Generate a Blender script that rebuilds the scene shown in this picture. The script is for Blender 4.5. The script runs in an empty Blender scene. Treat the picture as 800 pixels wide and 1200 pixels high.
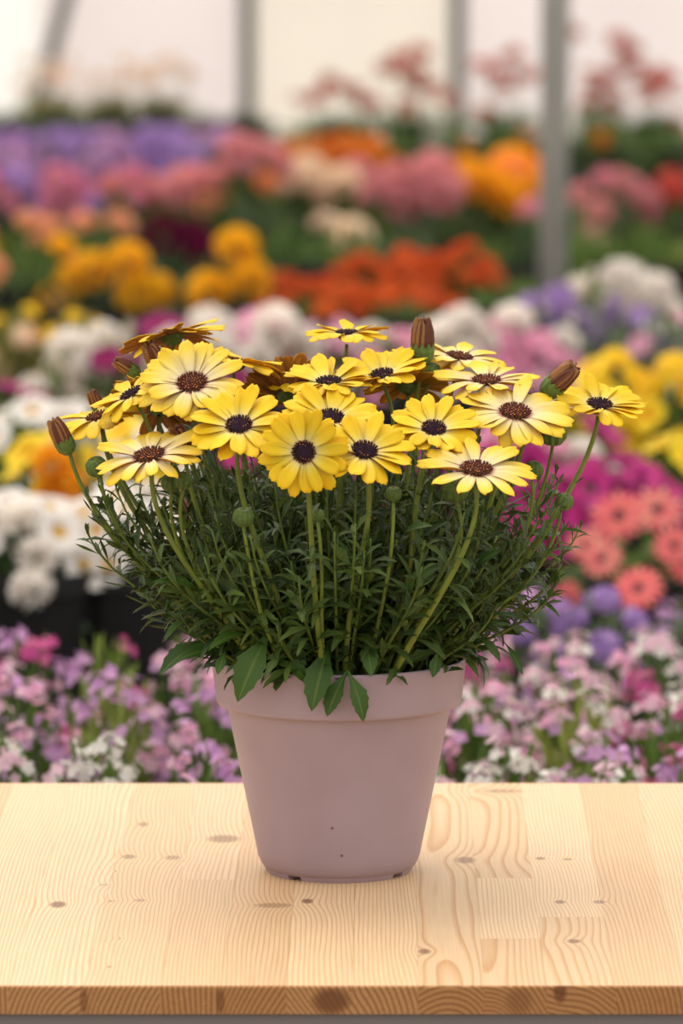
import bpy, math, random
from mathutils import Vector, Matrix, Quaternion

# ------------------------------------------------------------------ camera, world, light
sc = bpy.context.scene
col = sc.collection
F = 6667.0                       # focal length in pixels of an 800x1200 frame (200 mm lens)
TZ = 0.75                        # table height
PITCH = math.atan(864.0 / F)
CAM = Vector((0.0, -4.4, TZ + 0.8537))
cd = bpy.data.cameras.new('camera')
cam = bpy.data.objects.new('camera', cd); col.objects.link(cam)
cam.location = CAM
cam.rotation_euler = (math.pi / 2 - PITCH, 0, 0)
cd.sensor_fit = 'VERTICAL'; cd.sensor_height = 36.0; cd.lens = 200.0
cd.clip_start = 0.1; cd.clip_end = 200
cd.dof.use_dof = True; cd.dof.focus_distance = 4.36; cd.dof.aperture_fstop = 7.2
sc.camera = cam

w = bpy.data.worlds.new('overcast_sky'); sc.world = w; w.use_nodes = True
bg = w.node_tree.nodes['Background']
bg.inputs[0].default_value = (1.0, 0.965, 0.92, 1); bg.inputs[1].default_value = 1.3
sd = bpy.data.lights.new('soft_sun', 'SUN'); sun = bpy.data.objects.new('soft_sun', sd); col.objects.link(sun)
sd.energy = 2.0; sd.angle = math.radians(50); sd.color = (1.0, 0.94, 0.84)
sun.rotation_euler = Vector((0.22, -0.42, -0.88)).to_track_quat('-Z', 'Y').to_euler()
sc.view_settings.view_transform = 'Standard'
sc.view_settings.look = 'None'
sc.view_settings.gamma = 1.0
sc.view_settings.use_curve_mapping = False
sc.view_settings.exposure = 0.0

# ------------------------------------------------------------------ helpers
FW = Vector((0, math.cos(PITCH), -math.sin(PITCH)))
UP = Vector((0, math.sin(PITCH), math.cos(PITCH)))


def at(px, py, y):
    """world point seen at a photo position, at world depth y"""
    d = FW + Vector((1, 0, 0)) * ((px - 400) / F) + UP * ((600 - py) / F)
    return CAM + d * ((y - CAM.y) / d.y)


def on_table(px, py):
    d = FW + Vector((1, 0, 0)) * ((px - 400) / F) + UP * ((600 - py) / F)
    return CAM + d * ((TZ - CAM.z) / d.z)


def lin(r, g, b):
    f = lambda c: (c / 255 / 12.92) if c / 255 <= 0.04045 else ((c / 255 + 0.055) / 1.055) ** 2.4
    return (f(r), f(g), f(b), 1.0)


class MB:
    def __init__(s): s.v = []; s.f = []; s.m = []; s.uv = []

    def add(s, verts, faces, mat=0, uvs=None, M=None):
        n = len(s.v)
        s.v += [tuple(M @ Vector(p)) if M else tuple(p) for p in verts]
        s.uv += uvs if uvs else [(0, 0)] * len(verts)
        for i, f in enumerate(faces):
            s.f.append(tuple(n + k for k in f))
            s.m.append(mat[i] if isinstance(mat, list) else mat)

    def lathe(s, prof, n=32, mat=0, M=None, close=False):
        vs = []; fs = []
        for (r, z) in prof:
            for k in range(n):
                a = 2 * math.pi * k / n
                vs.append((r * math.cos(a), r * math.sin(a), z))
        for i in range(len(prof) - 1):
            for k in range(n):
                k2 = (k + 1) % n
                fs.append((i * n + k, i * n + k2, (i + 1) * n + k2, (i + 1) * n + k))
        s.add(vs, fs, mat, None, M)

    def tube(s, pts, radii, n=6, mat=0):
        vs = []; fs = []; uv = []
        prev = None
        for i, p in enumerate(pts):
            t = (pts[min(i + 1, len(pts) - 1)] - pts[max(i - 1, 0)]).normalized()
            a = t.orthogonal().normalized() if prev is None else (prev - t * prev.dot(t)).normalized()
            prev = a
            b = t.cross(a)
            r = radii[i] if isinstance(radii, (list, tuple)) else radii
            for k in range(n):
                an = 2 * math.pi * k / n
                vs.append(p + a * (r * math.cos(an)) + b * (r * math.sin(an))); uv.append((i / (len(pts) - 1), k / n))
        for i in range(len(pts) - 1):
            for k in range(n):
                k2 = (k + 1) % n
                fs.append((i * n + k, i * n + k2, (i + 1) * n + k2, (i + 1) * n + k))
        fs.append(tuple(range(n - 1, -1, -1))); fs.append(tuple((len(pts) - 1) * n + k for k in range(n)))
        s.add(vs, fs, mat, uv)

    def box(s, x0, x1, y0, y1, z0, z1, mat=0, M=None):
        vs = [(x, y, z) for z in (z0, z1) for y in (y0, y1) for x in (x0, x1)]
        s.add(vs, [(0, 2, 3, 1), (4, 5, 7, 6), (0, 1, 5, 4), (2, 6, 7, 3), (0, 4, 6, 2), (1, 3, 7, 5)], mat, None, M)

    def mesh(s, name, mats, smooth=True):
        me = bpy.data.meshes.new(name)
        me.from_pydata(s.v, [], s.f)
        for m in (mats if isinstance(mats, (list, tuple)) else [mats]): me.materials.append(m)
        me.polygons.foreach_set('material_index', s.m)
        if smooth: me.polygons.foreach_set('use_smooth', [True] * len(s.f))
        ul = me.uv_layers.new(name='UVMap')
        ids = [0] * len(me.loops); me.loops.foreach_get('vertex_index', ids)
        flat = []
        for i in ids: flat += s.uv[i]
        ul.data.foreach_set('uv', flat)
        me.update()
        return me


def link(name, me, parent=None, M=None, kind=None):
    o = bpy.data.objects.new(name, me); col.objects.link(o)
    if parent: o.parent = parent
    if M is not None: o.matrix_basis = M
    if kind: o['kind'] = kind
    return o


def tag(o, label, cat, group=None, kind=None):
    o['label'] = label; o['category'] = cat
    if group: o['group'] = group
    if kind: o['kind'] = kind
    return o


def empty(name, loc):
    o = bpy.data.objects.new(name, None); col.objects.link(o); o.location = loc
    o.empty_display_size = 0.02
    return o


def frame(pos, zdir, spin=0.0, s=1.0):
    q = Vector(zdir).normalized().to_track_quat('Z', 'Y')
    return Matrix.Translation(pos) @ q.to_matrix().to_4x4() @ Matrix.Rotation(spin, 4, 'Z') @ Matrix.Scale(s, 4)


# ------------------------------------------------------------------ materials
def newmat(name):
    m = bpy.data.materials.new(name); m.use_nodes = True
    nt = m.node_tree; b = nt.nodes['Principled BSDF']
    return m, nt, b


def N(nt, t, **kw):
    n = nt.nodes.new(t)
    for k, v in kw.items():
        if k[0] == 'i' and k[1:].isdigit(): n.inputs[int(k[1:])].default_value = v
        else: setattr(n, k, v)
    return n


def ramp(nt, stops, src):
    r = nt.nodes.new('ShaderNodeValToRGB')
    e = r.color_ramp.elements
    while len(e) < len(stops): e.new(0.5)
    for i, (p, c) in enumerate(stops): e[i].position = p; e[i].color = c
    if src is not None: nt.links.new(src, r.inputs[0])
    return r


def mixrgb(nt, a, b, fac, mode='MIX'):
    m = nt.nodes.new('ShaderNodeMix'); m.data_type = 'RGBA'; m.blend_type = mode
    for sock, val in ((m.inputs[6], a), (m.inputs[7], b), (m.inputs[0], fac)):
        if hasattr(val, 'node'): nt.links.new(val, sock)
        else: sock.default_value = val
    return m.outputs[2]


def translucent_out(nt, b, colour, amount):
    """thin leaf or petal: part of the light passes through"""
    t = nt.nodes.new('ShaderNodeBsdfTranslucent'); nt.links.new(colour, t.inputs[0])
    mx = nt.nodes.new('ShaderNodeMixShader'); mx.inputs[0].default_value = amount
    nt.links.new(b.outputs[0], mx.inputs[1]); nt.links.new(t.outputs[0], mx.inputs[2])
    nt.links.new(mx.outputs[0], nt.nodes['Material Output'].inputs[0])


def petal_mat(name, stops, streak, streak_amt, trans=0.3):
    m, nt, b = newmat(name)
    uv = N(nt, 'ShaderNodeUVMap'); sp = N(nt, 'ShaderNodeSeparateXYZ'); nt.links.new(uv.outputs[0], sp.inputs[0])
    r = ramp(nt, stops, sp.outputs[0])
    mp = N(nt, 'ShaderNodeMapping'); mp.inputs[3].default_value = (1.2, 9, 1); nt.links.new(uv.outputs[0], mp.inputs[0])
    oi = N(nt, 'ShaderNodeObjectInfo')
    ad = N(nt, 'ShaderNodeVectorMath'); nt.links.new(mp.outputs[0], ad.inputs[0]); nt.links.new(oi.outputs['Random'], ad.inputs[1])
    no = N(nt, 'ShaderNodeTexNoise'); no.inputs['Scale'].default_value = 1.6; nt.links.new(ad.outputs[0], no.inputs[0])
    sr = ramp(nt, [(0.38, (0, 0, 0, 1)), (0.68, (streak_amt,) * 3 + (1,))], no.outputs[0])
    c = mixrgb(nt, r.outputs[0], streak, sr.outputs[0])
    hv = N(nt, 'ShaderNodeHueSaturation'); nt.links.new(c, hv.inputs['Color'])
    mr = N(nt, 'ShaderNodeMapRange'); mr.inputs[3].default_value = 0.93; mr.inputs[4].default_value = 1.08
    nt.links.new(oi.outputs['Random'], mr.inputs[0]); nt.links.new(mr.outputs[0], hv.inputs['Value'])
    nt.links.new(hv.outputs[0], b.inputs['Base Color'])
    b.inputs['Roughness'].default_value = 0.55; b.inputs['Specular IOR Level'].default_value = 0.25
    translucent_out(nt, b, hv.outputs[0], trans)
    return m


def plain(name, c, rough=0.6, var=0.12, trans=0.0, spec=0.3, noise=0.0, nscale=60, metal=0.0):
    m, nt, b = newmat(name)
    oi = N(nt, 'ShaderNodeObjectInfo')
    hv = N(nt, 'ShaderNodeHueSaturation'); hv.inputs['Color'].default_value = c
    mr = N(nt, 'ShaderNodeMapRange'); mr.inputs[3].default_value = 1 - var; mr.inputs[4].default_value = 1 + var
    nt.links.new(oi.outputs['Random'], mr.inputs[0]); nt.links.new(mr.outputs[0], hv.inputs['Value'])
    out = hv.outputs[0]
    if noise:
        tc = N(nt, 'ShaderNodeTexCoord')
        no = N(nt, 'ShaderNodeTexNoise'); no.inputs['Scale'].default_value = nscale; no.inputs['Detail'].default_value = 4
        nt.links.new(tc.outputs['Object'], no.inputs[0])
        r = ramp(nt, [(0.3, (1 - noise,) * 3 + (1,)), (0.7, (1 + noise,) * 3 + (1,))], no.outputs[0])
        out = mixrgb(nt, out, r.outputs[0], 1.0, 'MULTIPLY')
    nt.links.new(out, b.inputs['Base Color'])
    b.inputs['Roughness'].default_value = rough; b.inputs['Specular IOR Level'].default_value = spec
    b.inputs['Metallic'].default_value = metal
    if trans: translucent_out(nt, b, out, trans)
    return m


PURPLE = lin(110, 45, 75)
M = {}
M['vivid'] = petal_mat('petal_vivid_yellow', [(0.0, PURPLE), (0.05, lin(200, 140, 110)), (0.11, lin(252, 234, 160)), (0.26, lin(254, 230, 96)), (0.48, lin(254, 219, 40)), (1.0, lin(252, 209, 26))], lin(249, 203, 34), 0.4)
M['pale'] = petal_mat('petal_pale_yellow', [(0.0, PURPLE), (0.07, lin(185, 120, 125)), (0.17, lin(252, 236, 195)), (0.46, lin(254, 234, 142)), (0.74, lin(254, 222, 66)), (1.0, lin(252, 210, 40))], lin(246, 208, 80), 0.35)
M['under'] = petal_mat('petal_underside', [(0.0, lin(150, 100, 40)), (0.4, lin(205, 145, 40)), (1.0, lin(232, 178, 40))], lin(140, 78, 30), 0.75)
M['bronze'] = petal_mat('petal_bronze_underside', [(0.0, lin(140, 95, 40)), (0.5, lin(180, 118, 45)), (1.0, lin(200, 140, 50))], lin(95, 50, 28), 0.9)
M['disc_dark'] = plain('disc_dark_purple', lin(52, 24, 40), 0.7, 0.1)
M['disc_brown'] = plain('disc_brown', lin(92, 44, 36), 0.7, 0.1)
M['anther'] = plain('anther_orange', lin(205, 120, 35), 0.6, 0.1)
M['calyx'] = plain('calyx_green', lin(88, 108, 48), 0.6, 0.1, noise=0.25, nscale=250)
M['bud_brown'] = plain('bud_brown', lin(98, 54, 38), 0.6, 0.1)
M['bud_tan'] = plain('bud_tan', lin(150, 104, 58), 0.6, 0.1)
M['stem'] = plain('stem_green', lin(114, 126, 48), 0.55, 0.12, noise=0.18, nscale=40)
M['branch'] = plain('branch_green', lin(92, 108, 42), 0.55, 0.15, noise=0.2, nscale=40)


def leaf_mat(name, c1, c2, trans=0.25):
    m, nt, b = newmat(name)
    uv = N(nt, 'ShaderNodeUVMap'); sp = N(nt, 'ShaderNodeSeparateXYZ'); nt.links.new(uv.outputs[0], sp.inputs[0])
    oi = N(nt, 'ShaderNodeObjectInfo'); tc = N(nt, 'ShaderNodeTexCoord')
    no = N(nt, 'ShaderNodeTexNoise'); no.inputs['Scale'].default_value = 22; no.inputs['Detail'].default_value = 3
    ge = N(nt, 'ShaderNodeNewGeometry'); nt.links.new(ge.outputs['Position'], no.inputs[0])
    fac = N(nt, 'ShaderNodeMath', operation='MULTIPLY_ADD'); nt.links.new(oi.outputs['Random'], fac.inputs[0]); fac.inputs[1].default_value = 0.35
    nt.links.new(no.outputs[0], fac.inputs[2])
    r = ramp(nt, [(0.4, c1), (0.95, c2)], fac.outputs[0])
    # pale midrib
    mid = N(nt, 'ShaderNodeMath', operation='ABSOLUTE'); nt.links.new(sp.outputs[1], mid.inputs[0])
    mm = ramp(nt, [(0.0, (0.5, 0.5, 0.5, 1)), (0.16, (0, 0, 0, 1))], mid.outputs[0])
    c = mixrgb(nt, r.outputs[0], lin(120, 138, 70), mm.outputs[0])
    nt.links.new(c, b.inputs['Base Color'])
    b.inputs['Roughness'].default_value = 0.5; b.inputs['Specular IOR Level'].default_value = 0.35
    translucent_out(nt, b, c, trans)
    return m


M['leaf'] = leaf_mat('leaf_green', lin(42, 64, 24), lin(88, 108, 44), .2)
M['leaf_big'] = leaf_mat('leaf_dark_green', lin(38, 68, 20), lin(66, 98, 30), .2)


def pot_mat():
    m, nt, b = newmat('mauve_plastic')
    tc = N(nt, 'ShaderNodeTexCoord')
    no = N(nt, 'ShaderNodeTexNoise'); no.inputs['Scale'].default_value = 14; no.inputs['Detail'].default_value = 5
    nt.links.new(tc.outputs['Object'], no.inputs[0])
    r = ramp(nt, [(0.3, lin(150, 130, 138)), (0.7, lin(159, 139, 147))], no.outputs[0])
    # sparse specks of soil
    vo = N(nt, 'ShaderNodeTexVoronoi'); vo.inputs['Scale'].default_value = 38; nt.links.new(tc.outputs['Object'], vo.inputs[0])
    sp = ramp(nt, [(0.035, (1, 1, 1, 1)), (0.055, (0, 0, 0, 1))], vo.outputs['Distance'])
    wn = N(nt, 'ShaderNodeTexWhiteNoise'); nt.links.new(vo.outputs['Color'], wn.inputs[0])
    gt = N(nt, 'ShaderNodeMath', operation='GREATER_THAN'); gt.inputs[1].default_value = 0.86; nt.links.new(wn.outputs[0], gt.inputs[0])
    mu = N(nt, 'ShaderNodeMath', operation='MULTIPLY'); nt.links.new(sp.outputs[0], mu.inputs[0]); nt.links.new(gt.outputs[0], mu.inputs[1])
    c = mixrgb(nt, r.outputs[0], lin(95, 70, 66), mu.outputs[0])
    nt.links.new(c, b.inputs['Base Color'])
    b.inputs['Roughness'].default_value = 0.48; b.inputs['Specular IOR Level'].default_value = 0.35
    return m


M['pot'] = pot_mat()
M['soil'] = plain('potting_soil', lin(48, 36, 28), 0.95, 0.0, noise=0.5, nscale=180)

# knots: photo position, half-width and half-length in metres (x, y), darkness
KNOTS = [(68, 1060, .008, .016, 1.0), (168, 966, .005, .014, .7), (151, 1004, .007, .012, .7), (202, 1005, .008, .012, .6), (122, 1037, .004, .006, .4),
         (164, 1055, .006, .008, .5), (130, 1056, .004, .006, .4), (262, 983, .017, .022, .75), (320, 1061, .018, .012, .6), (360, 1056, .0055, .012, 1.1),
         (545, 1008, .010, .018, .8), (497, 1115, .006, .012, .9), (633, 1006, .005, .008, .8), (665, 1007, .005, .006, .7), (656, 1057, .005, .009, .8),
         (702, 1057, .006, .009, .7), (672, 1103, .006, .010, .9), (588, 927, .022, .012, .6), (140, 1100, .003, .004, .4), (128, 1133, .002, .004, .9), (136, 1021, .002, .003, .6)]


def wood_mat(name, early, late, dark, end):
    m, nt, b = newmat(name)
    L = nt.links.new
    tc = N(nt, 'ShaderNodeTexCoord'); oi = N(nt, 'ShaderNodeObjectInfo')
    P = tc.outputs['Object']
    # each lamella is cut from another log: shift the ring centre by the plank's random number
    wn = N(nt, 'ShaderNodeTexWhiteNoise', noise_dimensions='1D'); L(oi.outputs['Random'], wn.inputs['W'])
    sh = N(nt, 'ShaderNodeVectorMath', operation='MULTIPLY_ADD'); L(wn.outputs['Color'], sh.inputs[0])
    sh.inputs[1].default_value = (0.30, 7.0, 0.10); sh.inputs[2].default_value = (-0.15, 0, 0.012 - TZ)
    pp = N(nt, 'ShaderNodeVectorMath', operation='ADD'); L(P, pp.inputs[0]); L(sh.outputs[0], pp.inputs[1])
    st = N(nt, 'ShaderNodeVectorMath', operation='MULTIPLY'); L(pp.outputs[0], st.inputs[0]); st.inputs[1].default_value = (1, 0.16, 1)
    n1 = N(nt, 'ShaderNodeTexNoise'); n1.inputs['Scale'].default_value = 11; n1.inputs['Detail'].default_value = 2; L(st.outputs[0], n1.inputs[0])
    sx = N(nt, 'ShaderNodeSeparateXYZ'); L(pp.outputs[0], sx.inputs[0])
    cx = N(nt, 'ShaderNodeCombineXYZ'); L(sx.outputs[0], cx.inputs[0]); L(sx.outputs[2], cx.inputs[1])
    ln = N(nt, 'ShaderNodeVectorMath', operation='LENGTH'); L(cx.outputs[0], ln.inputs[0])
    dist = N(nt, 'ShaderNodeMath', operation='MULTIPLY_ADD'); L(n1.outputs[0], dist.inputs[0]); dist.inputs[1].default_value = 0.022; L(ln.outputs['Value'], dist.inputs[2])
    # knots push the rings apart and darken
    acc = dist.outputs[0]; mask = None
    for (px, py, a, c, k) in (KNOTS if not end else [(388, 1155.5, .017, .03, 1.0), (656, 1155.5, .006, .03, 1.0), (258, 1155.5, .004, .03, .8), (98, 1155.5, .004, .03, .7), (608, 1155.5, .012, .03, .5)]):
        q = on_table(px, py)
        if end: q.z -= .011 if px != 656 else .003
        v = N(nt, 'ShaderNodeVectorMath', operation='MULTIPLY_ADD'); L(P, v.inputs[0])
        v.inputs[1].default_value = (1 / a, 1 / c, 1 / .012); v.inputs[2].default_value = (-q.x / a, -q.y / c, -(q.z) / .012)
        l2 = N(nt, 'ShaderNodeVectorMath', operation='DOT_PRODUCT'); L(v.outputs[0], l2.inputs[0]); L(v.outputs[0], l2.inputs[1])
        ad = N(nt, 'ShaderNodeMath', operation='ADD'); L(l2.outputs['Value'], ad.inputs[0]); ad.inputs[1].default_value = 3.0
        g = N(nt, 'ShaderNodeMath', operation='DIVIDE'); g.inputs[0].default_value = 0.016 * min(1, a / .007); L(ad.outputs[0], g.inputs[1])
        s = N(nt, 'ShaderNodeMath', operation='ADD'); L(acc, s.inputs[0]); L(g.outputs[0], s.inputs[1]); acc = s.outputs[0]
        mr = N(nt, 'ShaderNodeMapRange', interpolation_type='SMOOTHSTEP'); mr.inputs[1].default_value = 1.0; mr.inputs[2].default_value = 0.15
        mr.inputs[3].default_value = 0.0; mr.inputs[4].default_value = min(k, 1.0) * 0.85; L(l2.outputs['Value'], mr.inputs[0])
        if mask is None: mask = mr.outputs[0]
        else:
            mx = N(nt, 'ShaderNodeMath', operation='MAXIMUM'); L(mask, mx.inputs[0]); L(mr.outputs[0], mx.inputs[1]); mask = mx.outputs[0]
    fr = N(nt, 'ShaderNodeMath', operation='MULTIPLY'); L(acc, fr.inputs[0]); fr.inputs[1].default_value = 330 if not end else 270
    fc = N(nt, 'ShaderNodeMath', operation='FRACT'); L(fr.outputs[0], fc.inputs[0])
    r = ramp(nt, [(0.0, early), (0.55, early), (0.86, late), (0.93, late), (1.0, early)], fc.outputs[0])
    # fine fibre
    fb = N(nt, 'ShaderNodeVectorMath', operation='MULTIPLY'); L(pp.outputs[0], fb.inputs[0]); fb.inputs[1].default_value = (1, 0.02, 1) if not end else (1, 1, 1)
    n2 = N(nt, 'ShaderNodeTexNoise'); n2.inputs['Scale'].default_value = 700 if not end else 900; n2.inputs['Detail'].default_value = 3; L(fb.outputs[0], n2.inputs[0])
    lo, hi = (0.93, 1.05) if not end else (0.78, 1.15)
    fr2 = ramp(nt, [(0.3, (lo,) * 3 + (1,)), (0.7, (hi,) * 3 + (1,))], n2.outputs[0])
    c = mixrgb(nt, r.outputs[0], fr2.outputs[0], 1.0, 'MULTIPLY')
    # broad soft tone differences along and between the lamellas
    n3 = N(nt, 'ShaderNodeTexNoise'); n3.inputs['Scale'].default_value = 5; L(st.outputs[0], n3.inputs[0])
    tr = ramp(nt, [(0.3, (1.02, 0.99, 0.95, 1)), (0.7, (0.98, 0.93, 0.86, 1))], n3.outputs[0])
    c = mixrgb(nt, c, tr.outputs[0], 1.0, 'MULTIPLY')
    tone = ramp(nt, [(0.0, (0.95, 0.90, 0.845, 1)), (0.4, (1, 1, 1, 1)), (1.0, (1.07, 1.09, 1.12, 1))], wn.outputs[0])
    c = mixrgb(nt, c, tone.outputs[0], 1.0, 'MULTIPLY')
    c = mixrgb(nt, c, dark, mask)
    L(c, b.inputs['Base Color'])
    b.inputs['Roughness'].default_value = 0.5 if not end else 0.8; b.inputs['Specular IOR Level'].default_value = 0.3
    return m


M['pine'] = wood_mat('pine_face', lin(217, 188, 152), lin(197, 156, 111), lin(120, 80, 54), False)
M['pine_end'] = wood_mat('pine_end_grain', lin(186, 136, 88), lin(132, 84, 46), lin(110, 66, 36), True)
M['frame_grey'] = plain('grey_painted_steel', lin(128, 116, 110), 0.5, 0.0)
M['galv'] = plain('galvanised_steel', lin(176, 174, 166), 0.5, 0.05, noise=0.12, nscale=9, metal=0.1)
M['post'] = plain('wall_post_steel', lin(92, 88, 82), 0.5, 0.05, noise=0.1, nscale=9)
M['black_pot'] = plain('black_plastic', lin(30, 29, 29), 0.5, 0.1)
M['bench'] = plain('dark_bench_fabric', lin(36, 36, 34), 0.9, 0.0, noise=0.3, nscale=30)
M['floor'] = plain('dark_ground_cloth', lin(58, 54, 48), 0.9, 0.0, noise=0.4, nscale=6)


def film(name, c):
    m, nt, b = newmat(name)
    tc = N(nt, 'ShaderNodeTexCoord')
    no = N(nt, 'ShaderNodeTexNoise'); no.inputs['Scale'].default_value = 1.6; nt.links.new(tc.outputs['Object'], no.inputs[0])
    r = ramp(nt, [(0.3, tuple(x * 0.96 for x in c[:3]) + (1,)), (0.7, c)], no.outputs[0])
    nt.links.new(r.outputs[0], b.inputs['Base Color']); b.inputs['Roughness'].default_value = 0.6
    translucent_out(nt, b, r.outputs[0], 0.7)
    return m


M['film_white'] = film('white_film', lin(246, 240, 238))
M['film_cream'] = film('cream_film', lin(247, 242, 234))
M['film_bright'] = film('clear_film', lin(255, 253, 250))

# ------------------------------------------------------------------ the setting
mb = MB(); mb.add([(-9, -6, 0), (9, -6, 0), (9, 15.75, 0), (-9, 15.75, 0)], [(0, 1, 2, 3)])
tag(link('floor', mb.mesh('floor', M['floor']), kind='structure'), 'dark ground cloth covering the greenhouse floor', 'floor')
WY = 15.6
wall = empty('wall_back', (0, WY, 0)); tag(wall, 'pale translucent film wall at the back of the greenhouse', 'wall', kind='structure')
wx = [at(p, 60, WY).x for p in (-460, -205, 45, 290, 536, 782, 1028, 1275)]
for i in range(len(wx) - 1):
    mb = MB()
    n = 8
    vs = []; fs = []
    for j in range(n + 1):      # sheets billow slightly between their posts
        x = wx[i] + (wx[i + 1] - wx[i]) * j / n
        yb = 0.03 * math.sin(math.pi * j / n)
        vs += [(x, yb, 0.0), (x, yb, 3.2), (x, yb + .004, 0.0), (x, yb + .004, 3.2)]
    for j in range(n):
        a = j * 4
        fs += [(a, a + 4, a + 5, a + 1), (a + 2, a + 3, a + 7, a + 6)]
    mb.add(vs, fs)
    mt = M['film_cream'] if i == 3 else (M['film_bright'] if i < 2 else M['film_white'])
    link('film_sheet', mb.mesh('film_sheet', mt), wall)


def post(p0, p1, r, label, mat, foot=True, sq=False):
    root = empty('steel_post', (p0.x, p0.y, 0)); tag(root, label, 'post')
    mb = MB(); o = Vector((p0.x, p0.y, 0))
    mb.tube([p0 - o, p0 + (p1 - p0) * .5 - o, p1 - o], r, 4 if sq else 16)
    link('shaft', mb.mesh('post_shaft', mat, not sq), root)
    mb = MB(); mb.lathe([(0.0001, 0.012), (r * 2.2, 0.012), (r * 2.2, 0.0)], 16)
    link('foot_plate', mb.mesh('post_foot', mat, False), root)
    return root


for p, lab in ((290, 'thin grey steel post between the white and the cream wall sheet'), (536, 'thin grey steel post at the right edge of the cream wall sheet')):
    a = at(p, 100, WY - .06)
    post(Vector((a.x, a.y, 0)), Vector((a.x, a.y, 3.2)), .036, lab, M['post'], sq=True)
a = at(77, 0, WY - .07); b_ = at(42, 130, WY - .07); d_ = (a - b_) / (a.z - b_.z)
post(b_ - d_ * b_.z, b_ + d_ * (3.0 - b_.z), .034, 'slanting grey steel brace at the upper left, leaning against the white wall', M['post'], sq=True)
a = at(645, 330, 6.6)
post(Vector((a.x, a.y, 0)), Vector((a.x + .02, a.y, 3.2)), .0285, 'thick round galvanised pole standing among the flower beds on the right', M['galv'])

# ------------------------------------------------------------------ table
table = empty('wooden_table', (0, 0, 0)); tag(table, 'pale pine table with a glued plank top and knots, carrying the mauve pot', 'table')
TF = on_table(400, 1155.5).y; TB = on_table(400, 917.5).y; TH = 0.0205
ROT = 59.0 / F
front_px = [10, 98, 187, 258, 335, 412, 490, 567, 640, 722, 802]
xs = [on_table(p, 1155).x for p in front_px]
while xs[0] > -.62: xs.insert(0, xs[0] - .05)
while xs[-1] < .62: xs.append(xs[-1] + .05)
rng = random.Random(5)
cuts = {on_table(567, 1155).x: [on_table(600, 1100).y, on_table(600, 1029).y], on_table(335, 1155).x: [on_table(350, 1036).y]}
for i in range(len(xs) - 1):
    seg = [TF] + [c for k, c2 in cuts.items() if abs(k - xs[i]) < 1e-6 for c in c2] + [TB]
    if len(seg) == 2 and rng.random() < .12: seg.insert(1, rng.uniform(TF + .12, TB - .12))
    for j in range(len(seg) - 1):
        x0, x1, y0, y1 = xs[i], xs[i + 1], seg[j], seg[j + 1]
        e = .00005; ch = .0012
        sk = lambda x, y: x + (y - TF) * ROT
        mb = MB()
        # top, chamfered rim, body
        f0 = ch if j == 0 else e; f1 = ch if j == len(seg) - 2 else e
        ring = lambda ex, ey0, ey1, z: [(sk(x0 + ex, y0 + ey0), y0 + ey0, z), (sk(x1 - ex, y0 + ey0), y0 + ey0, z), (sk(x1 - ex, y1 - ey1), y1 - ey1, z), (sk(x0 + ex, y1 - ey1), y1 - ey1, z)]
        vs = ring(e, f0, f1, TZ) + ring(0, 0, 0, TZ - max(e, ch if j == 0 else e)) + ring(0, 0, 0, TZ - TH)
        fs = [(0, 1, 2, 3)]; ms = [0]
        for k in range(4):
            k2 = (k + 1) % 4
            fs += [(k + 4, k2 + 4, k2, k), (k + 8, k2 + 8, k2 + 4, k + 4)]
            em = 1 if k in (0, 2) else 0
            ms += [em, em]
        fs.append((11, 10, 9, 8)); ms.append(0)
        mb.add(vs, fs, ms)
        link('plank', mb.mesh('plank', [M['pine'], M['pine_end']], False), table)
mb = MB(); mb.box(-.6, .6, TF + .004, TF + .034, TZ - TH - .055, TZ - TH - .0005)
link('apron', mb.mesh('apron', M['frame_grey'], False), table)['label'] = 'grey steel rail under the front edge'
mb = MB(); mb.box(-.6, .6, TB - .05, TB - .02, TZ - TH - .055, TZ - TH - .0005)
link('apron', mb.mesh('apron', M['frame_grey'], False), table)
leg = MB(); leg.box(-.02, .02, -.02, .02, 0, TZ - TH - .055); legm = leg.mesh('table_leg', M['frame_grey'], False)
for x in (-.57, .57):
    for y in (TF + .026, TB - .04): link('leg', legm, table, Matrix.Translation((x, y, 0)))

# ------------------------------------------------------------------ pot
PX = on_table(397, 1020).x
pot = empty('flower_pot', (PX, 0, TZ)); tag(pot, 'matte mauve pink plastic flower pot standing on the pine table', 'flower pot')
mb = MB()
mb.lathe([(0.0001, .003), (.050, .003), (.0560, .0028), (.0590, .0042), (.0615, .0080), (.0638, .0135), (.0650, .020), (.0762, .075), (.0872, .1290),
          (.0882, .1315), (.0915, .1330), (.0948, .1338), (.0958, .1352), (.0963, .138), (.0995, .1660), (.1002, .1685), (.0998, .1700), (.0985, .1704), (.0972, .1695), (.0965, .167), (.0930, .140), (.0840, .13), (.0610, .012), (.0001, .012)], 96)
link('body', mb.mesh('pot_body', M['pot']), pot)
for k in range(4):       # raised foot arcs with drainage gaps between them
    mb = MB(); n = 14; vs = []; fs = []
    a0 = math.radians(k * 90 - 127 + 6); a1 = math.radians(k * 90 - 37 - 6)
    for i in range(n + 1):
        a = a0 + (a1 - a0) * i / n
        for (r, z) in ((.045, .0034), (.0586, .0040), (.0566, .0), (.046, .0)): vs.append((r * math.cos(a), r * math.sin(a), z))
    for i in range(n):
        for q in range(4): fs.append((i * 4 + q, i * 4 + (q + 1) % 4, i * 4 + 4 + (q + 1) % 4, i * 4 + 4 + q))
    fs += [(3, 2, 1, 0), (n * 4, n * 4 + 1, n * 4 + 2, n * 4 + 3)]
    mb.add(vs, fs); link('foot_arc', mb.mesh('foot_arc', M['pot'], False), pot)
mb = MB(); rs = random.Random(2); vs = [(0, 0, .150)]; fs = []
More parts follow.
